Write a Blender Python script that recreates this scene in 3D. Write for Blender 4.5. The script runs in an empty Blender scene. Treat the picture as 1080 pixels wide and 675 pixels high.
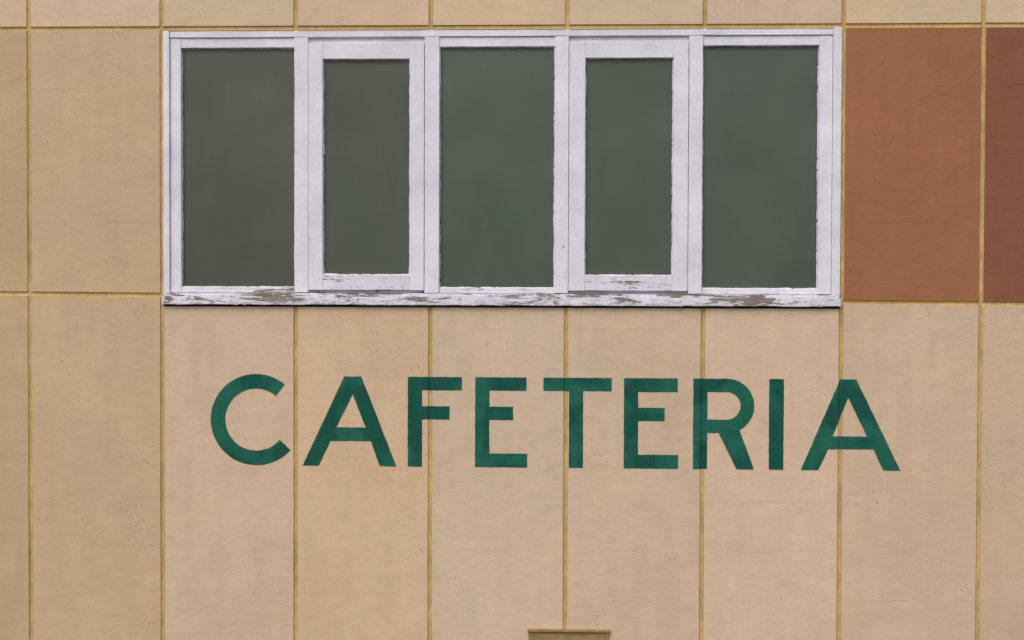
import bpy, bmesh, math, random
from mathutils import Vector, Matrix, noise as mn
random.seed(7)
sc = bpy.context.scene
sc.view_settings.view_transform = 'Standard'
sc.view_settings.look = 'None'; sc.view_settings.exposure = 0

def lin(r, g, b, k=1.0):
    f = lambda c: (c/255/12.92 if c/255 <= 0.04045 else ((c/255+0.055)/1.055)**2.4)
    return (min(f(r)*k, .95), min(f(g)*k, .95), min(f(b)*k, .95), 1)

# ------------------------------------------------------------------ node helper
class NT:
    def __init__(s, name):
        s.mat = bpy.data.materials.new(name); s.mat.use_nodes = True
        s.t = s.mat.node_tree; s.t.nodes.clear()
        s.out = s.t.nodes.new('ShaderNodeOutputMaterial')
        s.P = s.n('ShaderNodeTexCoord').outputs['Object']
    def n(s, typ): return s.t.nodes.new(typ)
    def put(s, sock, v):
        if hasattr(v, 'is_output'): s.t.links.new(v, sock)
        elif v is not None:
            if sock.type == 'VECTOR' and len(v) == 4: v = v[:3]
            sock.default_value = v
    def m(s, op, a, b=None, c=None, clamp=False):
        x = s.n('ShaderNodeMath'); x.operation = op; x.use_clamp = clamp
        for i, v in enumerate((a, b, c)):
            if v is not None: s.put(x.inputs[i], v)
        return x.outputs[0]
    def map(s, scale=(1, 1, 1), loc=(0, 0, 0)):
        x = s.n('ShaderNodeMapping'); s.put(x.inputs['Vector'], s.P)
        x.inputs['Scale'].default_value = scale; x.inputs['Location'].default_value = loc
        return x.outputs[0]
    def noise(s, scale, detail=4, rough=.55, st=(1, 1, 1), loc=(0, 0, 0), dist=0):
        x = s.n('ShaderNodeTexNoise'); s.put(x.inputs['Vector'], s.map(st, loc))
        x.inputs['Scale'].default_value = scale; x.inputs['Detail'].default_value = detail
        x.inputs['Roughness'].default_value = rough; x.inputs['Distortion'].default_value = dist
        return x.outputs['Fac']
    def voro(s, scale, feature='F1', st=(1, 1, 1), loc=(0, 0, 0)):
        x = s.n('ShaderNodeTexVoronoi'); x.feature = feature
        s.put(x.inputs['Vector'], s.map(st, loc)); x.inputs['Scale'].default_value = scale
        return x.outputs['Distance']
    def ramp(s, v, a, b, c=0.0, d=1.0, smooth=False):
        x = s.n('ShaderNodeMapRange'); x.clamp = True
        if smooth: x.interpolation_type = 'SMOOTHSTEP'
        s.put(x.inputs[0], v)
        for i, q in enumerate((a, b, c, d)): x.inputs[i+1].default_value = q
        return x.outputs[0]
    def mix(s, f, a, b, mode='MIX'):
        x = s.n('ShaderNodeMix'); x.data_type = 'RGBA'; x.blend_type = mode
        s.put(x.inputs[0], f); s.put(x.inputs[6], a); s.put(x.inputs[7], b)
        return x.outputs[2]
    def scale(s, col, v):
        x = s.n('ShaderNodeVectorMath'); x.operation = 'SCALE'
        s.put(x.inputs[0], col); s.put(x.inputs['Scale'], v); return x.outputs[0]
    def bump(s, h, dist, strength=1.0, nrm=None):
        x = s.n('ShaderNodeBump'); s.put(x.inputs['Height'], h)
        x.inputs['Distance'].default_value = dist; x.inputs['Strength'].default_value = strength
        if nrm is not None: s.put(x.inputs['Normal'], nrm)
        return x.outputs[0]
    def bsdf(s, col, rough=.8, spec=.3, nrm=None):
        x = s.n('ShaderNodeBsdfPrincipled')
        s.put(x.inputs['Base Color'], col); s.put(x.inputs['Roughness'], rough)
        x.inputs['Specular IOR Level'].default_value = spec
        if nrm is not None: s.put(x.inputs['Normal'], nrm)
        s.t.links.new(x.outputs[0], s.out.inputs[0]); return x

def concrete_relief(t):
    """shared bump / pits of the cast concrete so the painted letters follow it"""
    med = t.noise(9, 6, .66, st=(1, 1, 1.4))
    gate = t.ramp(t.noise(3.4, 4, .7, loc=(3, 1, 7)), .56, .64)
    pits = t.m('MULTIPLY', t.ramp(t.voro(30, st=(1, 1, 1.2)), .06, .16, 1, 0), gate)
    h = t.m('MULTIPLY_ADD', pits, -.8, t.m('MULTIPLY', med, 1.05))
    nrm = t.bump(h, .008, .62)
    # thin horizontal shrinkage scratches (colour only)
    sc1 = t.noise(7, 5, .68, st=(.7, 1, 6), loc=(2, 0, 5))
    scr = t.ramp(t.m('ABSOLUTE', t.m('SUBTRACT', sc1, .5)), 0.0, .008, 1, 0)
    g1 = t.noise(2.2, 4, .65, loc=(5, 5, 1))
    scr = t.m('MULTIPLY', scr, t.ramp(g1, .57, .70))
    # formwork board lines at set heights
    sep = t.n('ShaderNodeSeparateXYZ'); t.put(sep.inputs[0], t.P)
    wob = t.m('MULTIPLY', t.m('SUBTRACT', t.noise(1.6, 4, .6, st=(1, 1, .05)), .5), .06)
    z = t.m('ADD', sep.outputs[2], wob)
    lines = None
    for i, L in enumerate((1.47, 1.10, .62, -.06, -.74, -1.14, -1.46, -1.75)):
        a = t.ramp(t.m('ABSOLUTE', t.m('SUBTRACT', z, L)), .0006, .0036, 1, 0)
        lines = a if lines is None else t.m('MAXIMUM', lines, a)
    lines = t.m('MULTIPLY', lines, t.ramp(t.noise(2.4, 4, .7, st=(1, 1, 1.7), loc=(7, 0, 3)), .49, .62))
    return nrm, pits, scr, lines, med, sep

# ------------------------------------------------------------------ materials
def wall_material():
    t = NT('painted_concrete')
    nrm, pits, scr, lines, med, sep = concrete_relief(t)
    a = t.n('ShaderNodeAttribute'); a.attribute_name = 'tint'
    col = a.outputs['Color']
    big = t.ramp(t.noise(.9, 3, .6, loc=(4, 2, 1)), .3, .7, .95, 1.05)
    blo = t.ramp(t.noise(4.5, 5, .65), .3, .7, .955, 1.035)
    stk = t.ramp(t.noise(6, 5, .65, st=(1.6, 1, .18), loc=(1, 1, 8)), .3, .75, 1.03, .95)
    fin = t.ramp(t.noise(130, 3, .75), .3, .7, .94, 1.055)
    rel = t.ramp(med, .3, .7, .97, 1.025)
    sf = t.ramp(t.noise(7, 6, .78, dist=1.2, loc=(0, 3, 2)), .58, .70, 1.0, 1.05)
    v = big
    for q in (blo, stk, fin, rel, sf): v = t.m('MULTIPLY', v, q)
    col = t.scale(col, v)
    hue = t.ramp(t.noise(1.6, 4, .6, loc=(8, 8, 3)), .40, .66)
    col = t.mix(t.m('MULTIPLY', hue, .5), col, t.mix(1.0, col, (1.02, .985, .92, 1), 'MULTIPLY'))
    gr = t.m('MULTIPLY', t.ramp(t.noise(2.8, 6, .72, dist=.5, loc=(12, 0, 6)), .54, .74), .16)
    col = t.mix(gr, col, t.scale(col, .62))
    col = t.mix(t.m('MULTIPLY', scr, .32), col, t.scale(col, .45))
    col = t.mix(t.m('MULTIPLY', lines, .36), col, t.scale(col, .35))
    col = t.mix(t.m('MULTIPLY', pits, .62), col, t.scale(col, .25))
    t.bsdf(col, .85, .2, nrm); return t.mat

def groove_material():
    t = NT('ochre_groove_paint')
    n1 = t.noise(30, 4, .7, st=(1, 1, .4)); n2 = t.noise(3, 2, .5)
    col = t.mix(t.ramp(n1, .35, .7), lin(203, 174, 118), lin(174, 145, 94))
    col = t.scale(col, t.ramp(n2, .3, .7, .86, 1.08))
    t.bsdf(col, .85, .2, t.bump(n1, .003, .5)); return t.mat

def letter_material():
    t = NT('green_sign_paint')
    nrm, pits, scr, lines, med, sep = concrete_relief(t)
    br = t.noise(16, 4, .65, st=(1, 1, .35)); big = t.noise(2.4, 3, .6, loc=(2, 5, 5))
    col = t.mix(t.ramp(big, .45, .55, smooth=True), lin(22, 82, 70), lin(33, 99, 82))
    col = t.scale(col, t.ramp(br, .3, .7, .84, 1.13))
    wear = t.m('MULTIPLY', t.ramp(t.noise(60, 5, .75, st=(.6, 1, 1.6)), .64, .70), .5)
    col = t.mix(wear, col, lin(110, 132, 106))
    col = t.mix(t.m('MULTIPLY', t.m('MAXIMUM', scr, lines), .35), col, lin(100, 132, 108))
    col = t.mix(t.m('MULTIPLY', pits, .6), col, lin(12, 50, 40))
    t.bsdf(col, .75, .15, nrm); return t.mat

def frame_material(name, peel=.0, st=(1, 1, 1), seed=0, crack=.4):
    t = NT(name)
    n1 = t.noise(3, 4, .65, loc=(seed, 0, 0)); n2 = t.noise(40, 3, .6)
    base = t.mix(t.ramp(n1, .35, .7), lin(230, 228, 237), lin(210, 208, 218))
    base = t.scale(base, t.ramp(n2, .3, .7, .94, 1.03))
    grain = t.noise(60, 4, .65, st=(st[0], 1, st[2]))
    crk = t.ramp(t.m('ABSOLUTE', t.m('SUBTRACT', grain, .5)), 0, .014, 1, 0)
    crk = t.m('MULTIPLY', crk, t.ramp(t.noise(5, 3, .6, loc=(seed+3, 2, 1)), .55-.16*peel, .67-.16*peel))
    pk = t.noise(16, 6, .72, st=(st[0]*1.5 if st[0] < 1 else 1, 1, 1), loc=(seed, 4, seed), dist=.6)
    mask = t.ramp(pk, .715-.205*peel, .73-.205*peel)
    rim = t.m('MULTIPLY', t.ramp(pk, .675-.205*peel, .715-.205*peel), t.m('SUBTRACT', 1.0, mask))
    wood = t.mix(t.ramp(grain, .3, .7), lin(164, 154, 146), lin(98, 86, 78))
    col = t.mix(t.m('MULTIPLY', crk, crack), base, lin(120, 112, 112))
    col = t.mix(t.m('MULTIPLY', rim, .35), col, lin(238, 236, 242))
    col = t.mix(mask, col, wood)
    h = t.m('MULTIPLY_ADD', mask, -1.0, t.m('MULTIPLY', n2, .2))
    h = t.m('MULTIPLY_ADD', rim, .5, h)
    t.bsdf(col, .55, .25, t.bump(h, .0025, .8)); return t.mat

def board_material(i, rgb):
    t = NT('painted_pane_back_%d' % i)
    c = t.mix(t.ramp(t.noise(1.5, 3, .55, loc=(i*5, 0, i)), .35, .7), lin(rgb[0]+4, rgb[1]+4, rgb[2]+4), lin(rgb[0]-9, rgb[1]-8, rgb[2]-9))
    c = t.scale(c, t.ramp(t.noise(180, 3, .7), .3, .7, .89, 1.11))
    st = t.noise(10, 4, .6, st=(1, 1, .12), loc=(i, 0, 3))
    c = t.mix(t.m('MULTIPLY', t.ramp(st, .54, .75), .2), c, lin(140, 146, 122))
    t.bsdf(c, .7, .2); return t.mat

def glass_material():
    t = NT('dusty_window_glass')
    fr = t.n('ShaderNodeFresnel'); fr.inputs['IOR'].default_value = 1.5
    tr = t.n('ShaderNodeBsdfTransparent'); tr.inputs[0].default_value = (.94, .97, .95, 1)
    gl = t.n('ShaderNodeBsdfGlossy'); gl.inputs['Roughness'].default_value = .35
    df = t.n('ShaderNodeBsdfDiffuse'); df.inputs[0].default_value = lin(178, 172, 146)
    m1 = t.n('ShaderNodeMixShader'); t.put(m1.inputs[0], fr.outputs[0])
    t.t.links.new(tr.outputs[0], m1.inputs[1]); t.t.links.new(gl.outputs[0], m1.inputs[2])
    dust = t.ramp(t.noise(2.2, 5, .65), .38, .75, .015, .075)
    run = t.noise(42, 4, .65, st=(1, 1, .06), loc=(3, 0, 1))
    run = t.m('MULTIPLY', t.ramp(run, .60, .72), t.ramp(t.noise(3, 4, .7, loc=(1, 8, 0)), .52, .66))
    sp = t.m('MULTIPLY', t.ramp(t.voro(60), .05, .13, 1, 0), t.ramp(t.noise(5, 2, .5), .56, .7))
    f = t.m('ADD', dust, t.m('MULTIPLY', run, .16)); f = t.m('ADD', f, t.m('MULTIPLY', sp, .25), clamp=True)
    m2 = t.n('ShaderNodeMixShader'); t.put(m2.inputs[0], f)
    t.t.links.new(m1.outputs[0], m2.inputs[1]); t.t.links.new(df.outputs[0], m2.inputs[2])
    t.t.links.new(m2.outputs[0], t.out.inputs[0]); return t.mat

def simple(name, rgb, rough=.8, var=.15, sc_=12):
    t = NT(name); n = t.noise(sc_, 3, .6)
    c = t.scale(lin(*rgb), t.ramp(n, .3, .7, 1-var, 1+var))
    t.bsdf(c, rough, .25, t.bump(n, .004, .5)); return t.mat

M_wall = wall_material(); M_groove = groove_material(); M_let = letter_material()
M_fv = frame_material('white_paint_upright', .12, (1, 1, .06), 1)
M_fh = frame_material('white_paint_rail', .22, (.06, 1, 1), 5)
M_sashbot = frame_material('peeling_sash_paint', .62, (.12, 1, 1), 21, .6)
M_sill = frame_material('peeling_sill_paint', .95, (.12, 1, 1), 9, .7)
M_putty = frame_material('old_putty', .36, (1, 1, 1), 13)
M_glass = glass_material()
M_dark = simple('dark_gap_shade', (46, 38, 32), .9)  # dark colour that paints in the shade of narrow gaps
M_flake = simple('paint_flake', (228, 225, 234), .6, .08)

# ------------------------------------------------------------------ object helpers
def new_obj(name, bm, mats, parent=None):
    me = bpy.data.meshes.new(name); bm.to_mesh(me); bm.free()
    for m_ in mats: me.materials.append(m_)
    ob = bpy.data.objects.new(name, me); sc.collection.objects.link(ob)
    if parent: ob.parent = parent
    return ob
def empty(name):
    e = bpy.data.objects.new(name, None); sc.collection.objects.link(e); return e
def add_box(bm, x0, x1, y0, y1, z0, z1, bev=.0025, jit=0, seg=.05):
    """bevelled bar, subdivided along its length and slightly wobbled like old timber"""
    t = bmesh.new()
    bmesh.ops.create_cube(t, size=1)
    for v in t.verts:
        v.co = Vector(((x0+x1)/2+v.co.x*(x1-x0), (y0+y1)/2+v.co.y*(y1-y0), (z0+z1)/2+v.co.z*(z1-z0)))
    if bev: bmesh.ops.bevel(t, geom=list(t.edges), offset=bev, segments=2, affect='EDGES', profile=.6)
    if jit:
        ax = 0 if (x1-x0) > (z1-z0) else 2
        a, b = (x0, x1) if ax == 0 else (z0, z1)
        nn = int((b-a)/seg)
        for i in range(1, nn):
            co = [0, 0, 0]; co[ax] = a+(b-a)*i/nn; no = [0, 0, 0]; no[ax] = 1
            bmesh.ops.bisect_plane(t, geom=list(t.verts)+list(t.edges)+list(t.faces), plane_co=co, plane_no=no)
        for v in t.verts:
            q = v.co*14
            d = mn.noise_vector(Vector((q.x, q.y*.3, q.z)))*jit
            d[ax] = 0
            v.co += d
    me = bpy.data.meshes.new('tmp'); t.to_mesh(me); t.free(); bm.from_mesh(me); bpy.data.meshes.remove(me)

# ------------------------------------------------------------------ WALL
PITCH = .861
GX = [-.519+PITCH*(k-3) for k in range(-7, 15)]       # vertical joints
K0 = 7                                                # index of joint "0"
ZA = lambda x: 1.847-.0008*x                          # upper horizontal joint
ZB = lambda x: .135-.0068*max(-4, min(4, x))          # lower horizontal joint
GW, GB, GD = .0145, .0065, .009                       # joint half width, bottom half width, depth
GROUND = -3.4; TOP = 3.55
X0, X1 = GX[0]-.5, GX[-1]+.5
WL, WR, WB = GX[K0+1]+.014, GX[K0+6]-.014, .078       # window opening

xs = [(X0, 0, -1)]
for k, g in enumerate(GX):
    xs += [(g-GW, 0, k), (g-GB, GD, k), (g+GB, GD, k), (g+GW, 0, k)]
xs.append((X1, 0, -1))
rows = []   # (z function, depth)
def span(a, b, n):
    return [(lambda x, a=a, b=b, i=i: a(x)+(b(x)-a(x))*i/n, 0) for i in range(1, n)]
c_ = lambda v: (lambda x: v)
off = lambda f, d: (lambda x: f(x)+d)
rows += [(c_(GROUND-.2), 0)] + span(c_(GROUND-.2), c_(WB), 80) + [(c_(WB), 0)]
rows += [(off(ZB, -GW), 0), (off(ZB, -GB), GD), (off(ZB, GB), GD), (off(ZB, GW), 0)]
iB = len(rows)-4
rows += span(off(ZB, GW), off(ZA, -GW), 42)
rows += [(off(ZA, -GW), 0), (off(ZA, -GB), GD), (off(ZA, GB), GD), (off(ZA, GW), 0)]
iA = len(rows)-4
rows += span(off(ZA, GW), c_(TOP), 34) + [(c_(TOP), 0)]
iW = 80   # row index of z = WB

low = {-1: (193, 169, 135), 0: (199, 173, 141), 1: (208, 183, 158), 2: (212, 184, 152), 3: (207, 184, 159),
       4: (206, 183, 157), 5: (212, 187, 162), 6: (205, 181, 155), 7: (202, 178, 151)}
mid = {-1: (191, 167, 131), 0: (199, 175, 142), 6: (157, 106, 78), 7: (136, 90, 68), 8: (154, 103, 76), 9: (138, 91, 69)}
def tint(col, row):
    rnd = random.Random(col*13+row*101)
    if row == 1: c = mid.get(col)
    elif row == 0: c = low.get(col)
    else: c = (210+rnd.randint(-3, 3), 187+rnd.randint(-3, 1), 158+rnd.randint(-4, 4))
    if c is None:
        c = (202+rnd.randint(-4, 4), 177+rnd.randint(-3, 3), 148+rnd.randint(-6, 6))
    return lin(*c)

bm = bmesh.new(); cl = bm.loops.layers.float_color.new('tint')
V = []
for j, (zf, dz) in enumerate(rows):
    line = []
    for (x, dx, k) in xs:
        z = zf(x); d = max(dx, dz); xx = x; zz = z
        if k >= 0: xx += mn.noise(Vector((k*7.3+(x*40 % 3), 0, z*9)))*.0014
        if j in range(iB, iB+4) or j in range(iA, iA+4):
            zz += mn.noise(Vector((x*9, j*5.1, 0)))*.0014
        line.append(bm.verts.new((xx, d, zz)))
    V.append(line)
for j in range(len(rows)-1):
    for i in range(len(xs)-1):
        xm = (xs[i][0]+xs[i+1][0])/2
        if WL-.01 < xm < WR+.01 and iW <= j < iA: continue
        f = bm.faces.new((V[j][i], V[j][i+1], V[j+1][i+1], V[j+1][i]))
        g = max(xs[i][1], xs[i+1][1], 0)
        gz = max(rows[j][1], rows[j+1][1])
        f.material_index = 1 if (g > 0 or gz > 0) else 0
        col = -99
        for k, gx in enumerate(GX):
            if xm > gx: col = k-K0
        row = 0 if j < iB+1 else (1 if j < iA+1 else 2)
        tc = tint(col, row)
        for l in f.loops: l[cl] = tc
be = [e for e in bm.edges if e.is_boundary]
r = bmesh.ops.extrude_edge_only(bm, edges=be)
for v in [g for g in r['geom'] if isinstance(g, bmesh.types.BMVert)]: v.co.y = .30
nf = [g for g in r['geom'] if isinstance(g, bmesh.types.BMFace)]
for f in nf:
    f.material_index = 0
    for l in f.loops: l[cl] = lin(150, 125, 92)
bm.normal_update()
wall = new_obj('painted_concrete_wall', bm, [M_wall, M_groove])
b2 = bmesh.new()
add_box(b2, X0-.04, X1+.04, -.05, .36, TOP+.002, TOP+.12, .01)
new_obj('coping', b2, [simple('coping_concrete', (170, 158, 140), .85)], wall)
b2 = bmesh.new()
add_box(b2, X0, X1, .302, .34, GROUND-.2, TOP, 0)
new_obj('rear_face', b2, [simple('rear_concrete', (150, 140, 125), .85)], wall)

# ------------------------------------------------------------------ WINDOW
win = empty('ribbon_window')
L_, R_ = GX[K0+1]+.010, GX[K0+6]-.010
FT = 1.727; FB = .202                  # daylight of fixed panes
ST, SB = 1.651, .283                   # daylight of casements
X = dict(a=-2.120, b=-1.389, c=-1.298, d=-1.207, e=-.652, f=-.561, g=-.465, h=.266, i=.356, j=.457,
         k=1.009, l=1.104, m=1.193, n=1.918)
def part(name, boxes, mat, jit=.0016, bev=.003):
    b = bmesh.new()
    for bx in boxes: add_box(b, *bx, bev=bev, jit=jit)
    return new_obj(name, b, [mat], win)
zt = 1.832
part('jamb_casing', [(L_, L_+.040, -.006, .10, .167, zt), (R_-.052, R_, -.006, .10, .167, zt)], M_fv)
part('jamb_stop', [(L_+.0415, X['a'], .012, .10, .170, zt-.045), (X['n'], R_-.0535, .012, .10, .170, zt-.045)], M_fv)
part('head_casing', [(L_+.041, R_-.053, .004, .10, zt-.042, zt)], M_fh)
part('head_rail', [(X['a'], X['b'], .016, .10, FT, zt-.0435), (X['g'], X['h'], .016, .10, FT, zt-.0435),
                   (X['m'], X['n'], .016, .10, FT, zt-.0435),
                   (X['c']-.004, X['f']+.004, .03, .10, FT, zt-.0435), (X['i']-.004, X['l']+.004, .03, .10, FT, zt-.0435)], M_fh)
part('mullion', [(X['b'], X['c']-.003, .004, .10, .170, zt-.044), (X['f']+.003, X['g'], .004, .10, .170, zt-.044),
                 (X['h'], X['i']-.003, .004, .10, .170, zt-.044), (X['l']+.003, X['m'], .004, .10, .170, zt-.044)], M_fv)
part('bottom_rail', [(X['a'], X['b'], .018, .10, .168, FB), (X['g'], X['h'], .018, .10, .168, FB),
                     (X['m'], X['n'], .018, .10, .168, FB),
                     (X['c']-.003, X['f']+.003, .035, .10, .168, FB), (X['i']-.003, X['l']+.003, .035, .10, .168, FB)], M_sashbot, .002)
for (a, b_, c2, d2) in (('c', 'd', 'e', 'f'), ('i', 'j', 'k', 'l')):
    nm = 'casement_sash' if a == 'c' else 'casement_sash_2'
    part(nm, [(X[a], X[b_], -.002, .06, .186, 1.752), (X[c2], X[d2], -.002, .06, .186, 1.752)], M_fv, .0016)
    part(nm+'_top_rail', [(X[b_]+.0002, X[c2]-.0002, -.001, .06, ST, 1.750)], M_fh, .0018, .0015)
    part(nm+'_bottom_rail', [(X[b_]+.0002, X[c2]-.0002, -.001, .06, .188, SB)], M_sashbot, .0022, .0015)
part('sill_lip', [(L_+.002, R_-.002, -.012, .09, .145, .166)], M_sill, .003)
part('sill_nose', [(L_-.004, R_+.002, -.034, .09, .092, .144)], M_sill, .0048, .005)
part('sill_shadow_gap', [(WL+.002, WR-.002, .012, .09, .079, .0905)], M_dark, 0, 0)  # dark bar painting the shadow in the gap under the sill
panes = [(X['a'], X['b'], FB, FT, (116, 123, 109), .040), (X['d'], X['e'], SB, ST, (113, 125, 109), .027),
         (X['g'], X['h'], FB, FT, (115, 133, 117), .040), (X['j'], X['k'], SB, ST, (113, 130, 114), .027),
         (X['m'], X['n'], FB, FT, (118, 134, 121), .040)]
for i, (a, b_, z0, z1, rgb, y) in enumerate(panes):
    b = bmesh.new()
    vs = [b.verts.new(p) for p in ((a-.01, y, z0-.01), (b_+.01, y, z0-.01), (b_+.01, y, z1+.01), (a-.01, y, z1+.01))]
    b.faces.new(vs); new_obj('glass_%d' % (i+1), b, [M_glass], win)
    b = bmesh.new(); y2 = y+.018
    vs = [b.verts.new(p) for p in ((a-.01, y2, z0-.01), (b_+.01, y2, z0-.01), (b_+.01, y2, z1+.01), (a-.01, y2, z1+.01))]
    b.faces.new(vs); new_obj('blind_%d' % (i+1), b, [board_material(i, rgb)], win)
    # putty fillet with ragged inner edge
    b = bmesh.new(); rnd = random.Random(i)
    pts = []
    n1 = int((b_-a)/.012); n2 = int((z1-z0)/.012)
    for q in range(n1): pts.append((a+(b_-a)*q/n1, z0, 0, 1))
    for q in range(n2): pts.append((b_, z0+(z1-z0)*q/n2, -1, 0))
    for q in range(n1): pts.append((b_-(b_-a)*q/n1, z1, 0, -1))
    for q in range(n2): pts.append((a, z1-(z1-z0)*q/n2, 1, 0))
    ring = []
    for (x, z, dx, dz) in pts:
        w = .0060+.004*mn.noise(Vector((x*9, z*9, i)))+.0035*mn.noise(Vector((x*60, z*60, i)))
        if rnd.random() < .05: w *= .3
        w = max(w, .001)
        cx = min(max(x+dx*w, a+.004), b_-.004) if dx == 0 else x+dx*w
        cz = min(max(z+dz*w, z0+.004), z1-.004) if dz == 0 else z+dz*w
        ring.append((b.verts.new((x+(-.002 if dx > 0 else .002 if dx < 0 else 0), y-.020, z+(-.002 if dz > 0 else .002 if dz < 0 else 0))),
                     b.verts.new((cx, y-.004, cz)), b.verts.new((cx, y+.002, cz))))
    for q in range(len(ring)):
        A, B = ring[q], ring[(q+1) % len(ring)]
        b.faces.new((A[0], B[0], B[1], A[1])); b.faces.new((A[1], B[1], B[2], A[2]))
    bmesh.ops.recalc_face_normals(b, faces=b.faces)
    new_obj('putty_%d' % (i+1), b, [M_putty], win)
# curled paint flakes on the sill and casement bottom rails
b = bmesh.new(); rnd = random.Random(3)
def flake(x, y, z, w, h):
    n = rnd.randint(6, 9); tilt = rnd.uniform(.1, .7); vs = []
    for q in range(n):
        an = 2*math.pi*q/n; rr = rnd.uniform(.6, 1.1)
        px, pz = math.cos(an)*w*rr, math.sin(an)*h*rr
        vs.append(b.verts.new((x+px, y-abs(pz+h)*tilt*.8-.0008-rnd.random()*.001, z+pz)))
    b.faces.new(vs)
for q in range(240):
    flake(rnd.uniform(L_, R_), -.0352, rnd.choice((rnd.uniform(.097, .139), rnd.uniform(.094, .112))), rnd.uniform(.004, .030), rnd.uniform(.0015, .007))
for q in range(90):
    flake(rnd.uniform(L_, R_), -.0135, rnd.uniform(.149, .163), rnd.uniform(.004, .02), rnd.uniform(.0015, .004))
for (a, c2) in (('d', 'e'), ('j', 'k')):
    for q in range(30):
        flake(rnd.uniform(X[a], X[c2]), -.002, rnd.choice((rnd.uniform(.192, .215), rnd.uniform(.262, .281))), rnd.uniform(.004, .016), rnd.uniform(.0015, .005))
new_obj('paint_flakes', b, [M_flake], win)

# ------------------------------------------------------------------ LETTERING (template units of 6 mm, y down)
U = .006; ZTOP = -.3635
def arc(cx, cy, rx, ry, a0, a1, n):
    return [(cx+rx*math.cos(math.radians(a0+(a1-a0)*i/n)), cy-ry*math.sin(math.radians(a0+(a1-a0)*i/n))) for i in range(n+1)]
A1 = [[(44, 0), (62, 0), (99, 95), (81.5, 95), (72, 68.5), (29.5, 68.5), (17, 95), (0, 95)], [(53, 19), (35.5, 54), (66.5, 54)]]
E_ = lambda w, m_, t_: [[(0, 0), (w-1, 0), (w-1, t_), (15, t_), (15, 31), (m_, 31), (m_, 45), (15, 45), (15, 80.5), (w, 80.5), (w, 95), (0, 95)]]
letters = [
 ('C', -321.3, 1.020, [arc(48, 46.5, 48, 48.5, 51, 318.5, 48)+arc(48, 46.5, 32.5, 33, 320, 50, 40)]),
 ('A', -222.5, 1.013, A1),
 ('F', -110.2, 1.008, [[(0, 0), (57, 0), (57, 14), (15, 14), (15, 31), (44, 31), (44, 45), (15, 45), (15, 95), (0, 95)]]),
 ('E', -38.7, 1.003, E_(55, 40, 14)),
 ('T', 33.4, .998, [[(0, 0), (72, 0), (72, 14), (42, 14), (42, 95), (27, 95), (27, 14), (0, 14)]]),
 ('E2', 118.2, .994, E_(57.5, 43, 14.5)),
 ('R', 190.7, .989, [[(0, 0)]+arc(35.5, 28.5, 29, 28.5, 90, -62, 20)+[(64.5, 95), (46, 95), (27, 57), (15, 57), (15, 95), (0, 95)],
                     [(15, 14), (15, 43)]+arc(35, 28.5, 15, 14.5, -90, 90, 16)]),
 ('I', 269.8, .986, [[(0, 0), (15.5, 0), (15.5, 95), (0, 95)]]),
 ('A2', 303.2, .983, [[(41, 0), (58, 0), (105, 95), (87, 95), (76.5, 73), (29, 73), (18.5, 95), (0, 95)], [(49.5, 19), (33.5, 59.5), (69.5, 59.5)]]),
]
def groove_depth(x):
    for g in GX:
        d = abs(x-g)
        if d < GB: return GD
        if d < GW: return GD*(GW-d)/(GW-GB)
    return 0
sign = empty('cafeteria_lettering')
for (nm, x0, s, loops) in letters:
    cu = bpy.data.curves.new('c', 'CURVE'); cu.dimensions = '2D'; cu.fill_mode = 'BOTH'
    for lp in loops:
        P2 = []
        for i in range(len(lp)):
            p, q = Vector(lp[i]), Vector(lp[(i+1) % len(lp)])
            n = max(1, int((q-p).length/2.5))
            for k in range(n): P2.append(p+(q-p)*k/n)
        sp = cu.splines.new('POLY'); sp.points.add(len(P2)-1); sp.use_cyclic_u = True
        for i, p in enumerate(P2):
            x = (x0+p.x*s)*U; z = ZTOP-p.y*U*1.002
            x += mn.noise(Vector((x*25, z*25, 1)))*.0019; z += mn.noise(Vector((x*25, z*25, 9)))*.0019
            sp.points[i].co = (x, z, 0, 1)
    co = bpy.data.objects.new('c', cu); sc.collection.objects.link(co)
    bpy.context.view_layer.update()
    me = bpy.data.meshes.new_from_object(co.evaluated_get(bpy.context.evaluated_depsgraph_get()))
    bpy.data.objects.remove(co); bm = bmesh.new(); bm.from_mesh(me)
    bmesh.ops.remove_doubles(bm, verts=bm.verts, dist=1e-5)
    for g in GX:
        for d in (-GW, -GB, GB, GW):
            bmesh.ops.bisect_plane(bm, geom=list(bm.verts)+list(bm.edges)+list(bm.faces), plane_co=(g+d, 0, 0), plane_no=(1, 0, 0))
    for v in bm.verts:
        x, z = v.co.x, v.co.y
        v.co = Vector((x, groove_depth(x)-.002, z))
    bm.normal_update()
    for f in bm.faces:
        if f.normal.y > 0: f.normal_flip()
    new_obj('letter_'+nm, bm, [M_let], sign)

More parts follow.
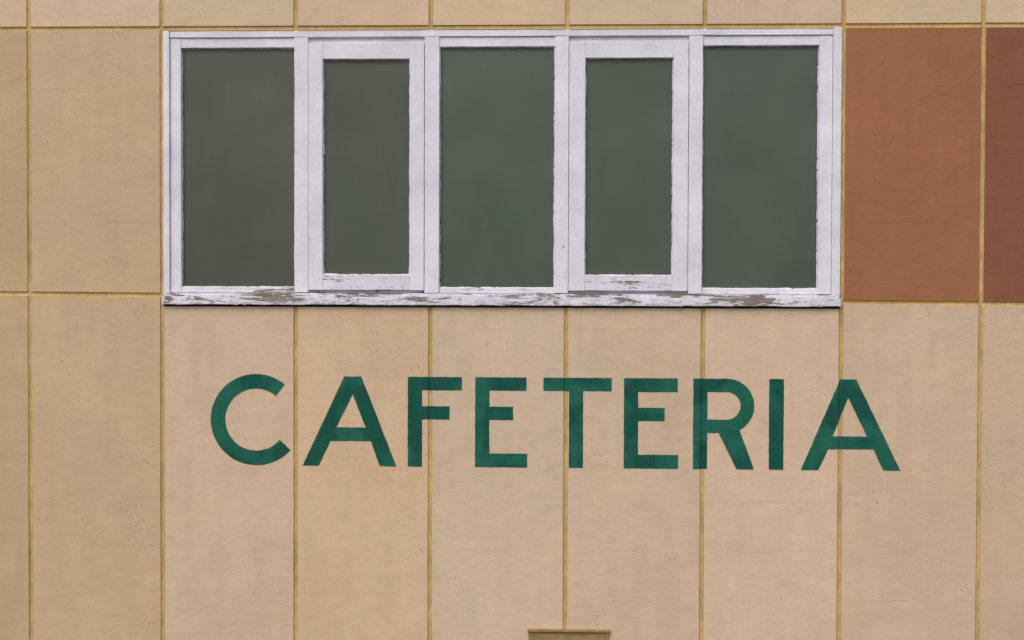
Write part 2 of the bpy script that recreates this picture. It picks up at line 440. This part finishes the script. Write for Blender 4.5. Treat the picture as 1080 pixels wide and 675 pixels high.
# ------------------------------------------------------------------ VENT below (only its head shows)
vent = empty('wall_vent')
Mv = simple('olive_painted_metal', (150, 126, 84), .6, .2, 20)
def vpart(name, boxes, mat, **k):
    b = bmesh.new()
    for bx in boxes: add_box(b, *bx, **k)
    return new_obj(name, b, [mat], vent)
vpart('hood', [(.105, .628, -.030, -.003, -1.974, -1.960)], Mv, bev=.003, jit=.0015)
vpart('frame', [(.112, .140, -.014, -.003, -2.40, -1.976), (.593, .621, -.014, -.003, -2.40, -1.976), (.112, .621, -.016, -.003, -2.43, -2.402),
                (.141, .592, -.013, -.003, -2.050, -1.976)], Mv)
vpart('louvres', [(.141, .592, -.012, -.004, -2.085-.04*i, -2.059-.04*i) for i in range(8)], Mv)
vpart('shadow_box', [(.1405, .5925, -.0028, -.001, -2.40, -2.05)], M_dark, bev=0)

# ------------------------------------------------------------------ GROUND
b = bmesh.new()
S = 400
vs = [b.verts.new(p) for p in ((-S, -S, GROUND), (S, -S, GROUND), (S, S, GROUND), (-S, S, GROUND))]
b.faces.new(vs)
t = NT('worn_asphalt'); n = t.noise(8, 4, .7)
t.bsdf(t.mix(t.ramp(n, .3, .7), (.05, .05, .05, 1), (.09, .088, .082, 1)), .9, .2)
new_obj('ground', b, [t.mat])

# ------------------------------------------------------------------ LIGHT
w = bpy.data.worlds.new('World'); sc.world = w; w.use_nodes = True
nt = w.node_tree; bg = nt.nodes['Background']
sky = nt.nodes.new('ShaderNodeTexSky'); sky.sky_type = 'NISHITA'; sky.sun_disc = False
EL, AZ = math.radians(48), math.radians(200)     # high, behind the viewer, a little left
sky.sun_elevation = EL; sky.sun_rotation = AZ
sky.air_density = 1.0; sky.dust_density = 4.0; sky.ozone_density = 1.0
nt.links.new(sky.outputs[0], bg.inputs[0]); bg.inputs[1].default_value = .14
d = Vector((math.sin(AZ)*math.cos(EL), math.cos(AZ)*math.cos(EL), math.sin(EL)))
sl = bpy.data.lights.new('sun', 'SUN'); sl.energy = 1.05; sl.angle = math.radians(45); sl.color = (1, .975, .95)
so = bpy.data.objects.new('sun', sl); sc.collection.objects.link(so)
so.rotation_euler = (-d).to_track_quat('-Z', 'Y').to_euler()

# ------------------------------------------------------------------ CAMERA
cam = bpy.data.cameras.new('camera'); cam.lens = 50; cam.sensor_width = 36; cam.clip_end = 2000
co = bpy.data.objects.new('camera', cam); sc.collection.objects.link(co); sc.camera = co
fw = Vector((-.045, 1, -.022)).normalized()
r0 = fw.cross(Vector((0, 0, 1))).normalized(); u0 = r0.cross(fw)
ro = .0032; rt = r0*math.cos(ro)+u0*math.sin(ro); up = u0*math.cos(ro)-r0*math.sin(ro)
loc = -fw*9.0
m = Matrix((rt, up, -fw)).transposed().to_4x4(); m.translation = loc
co.matrix_world = m
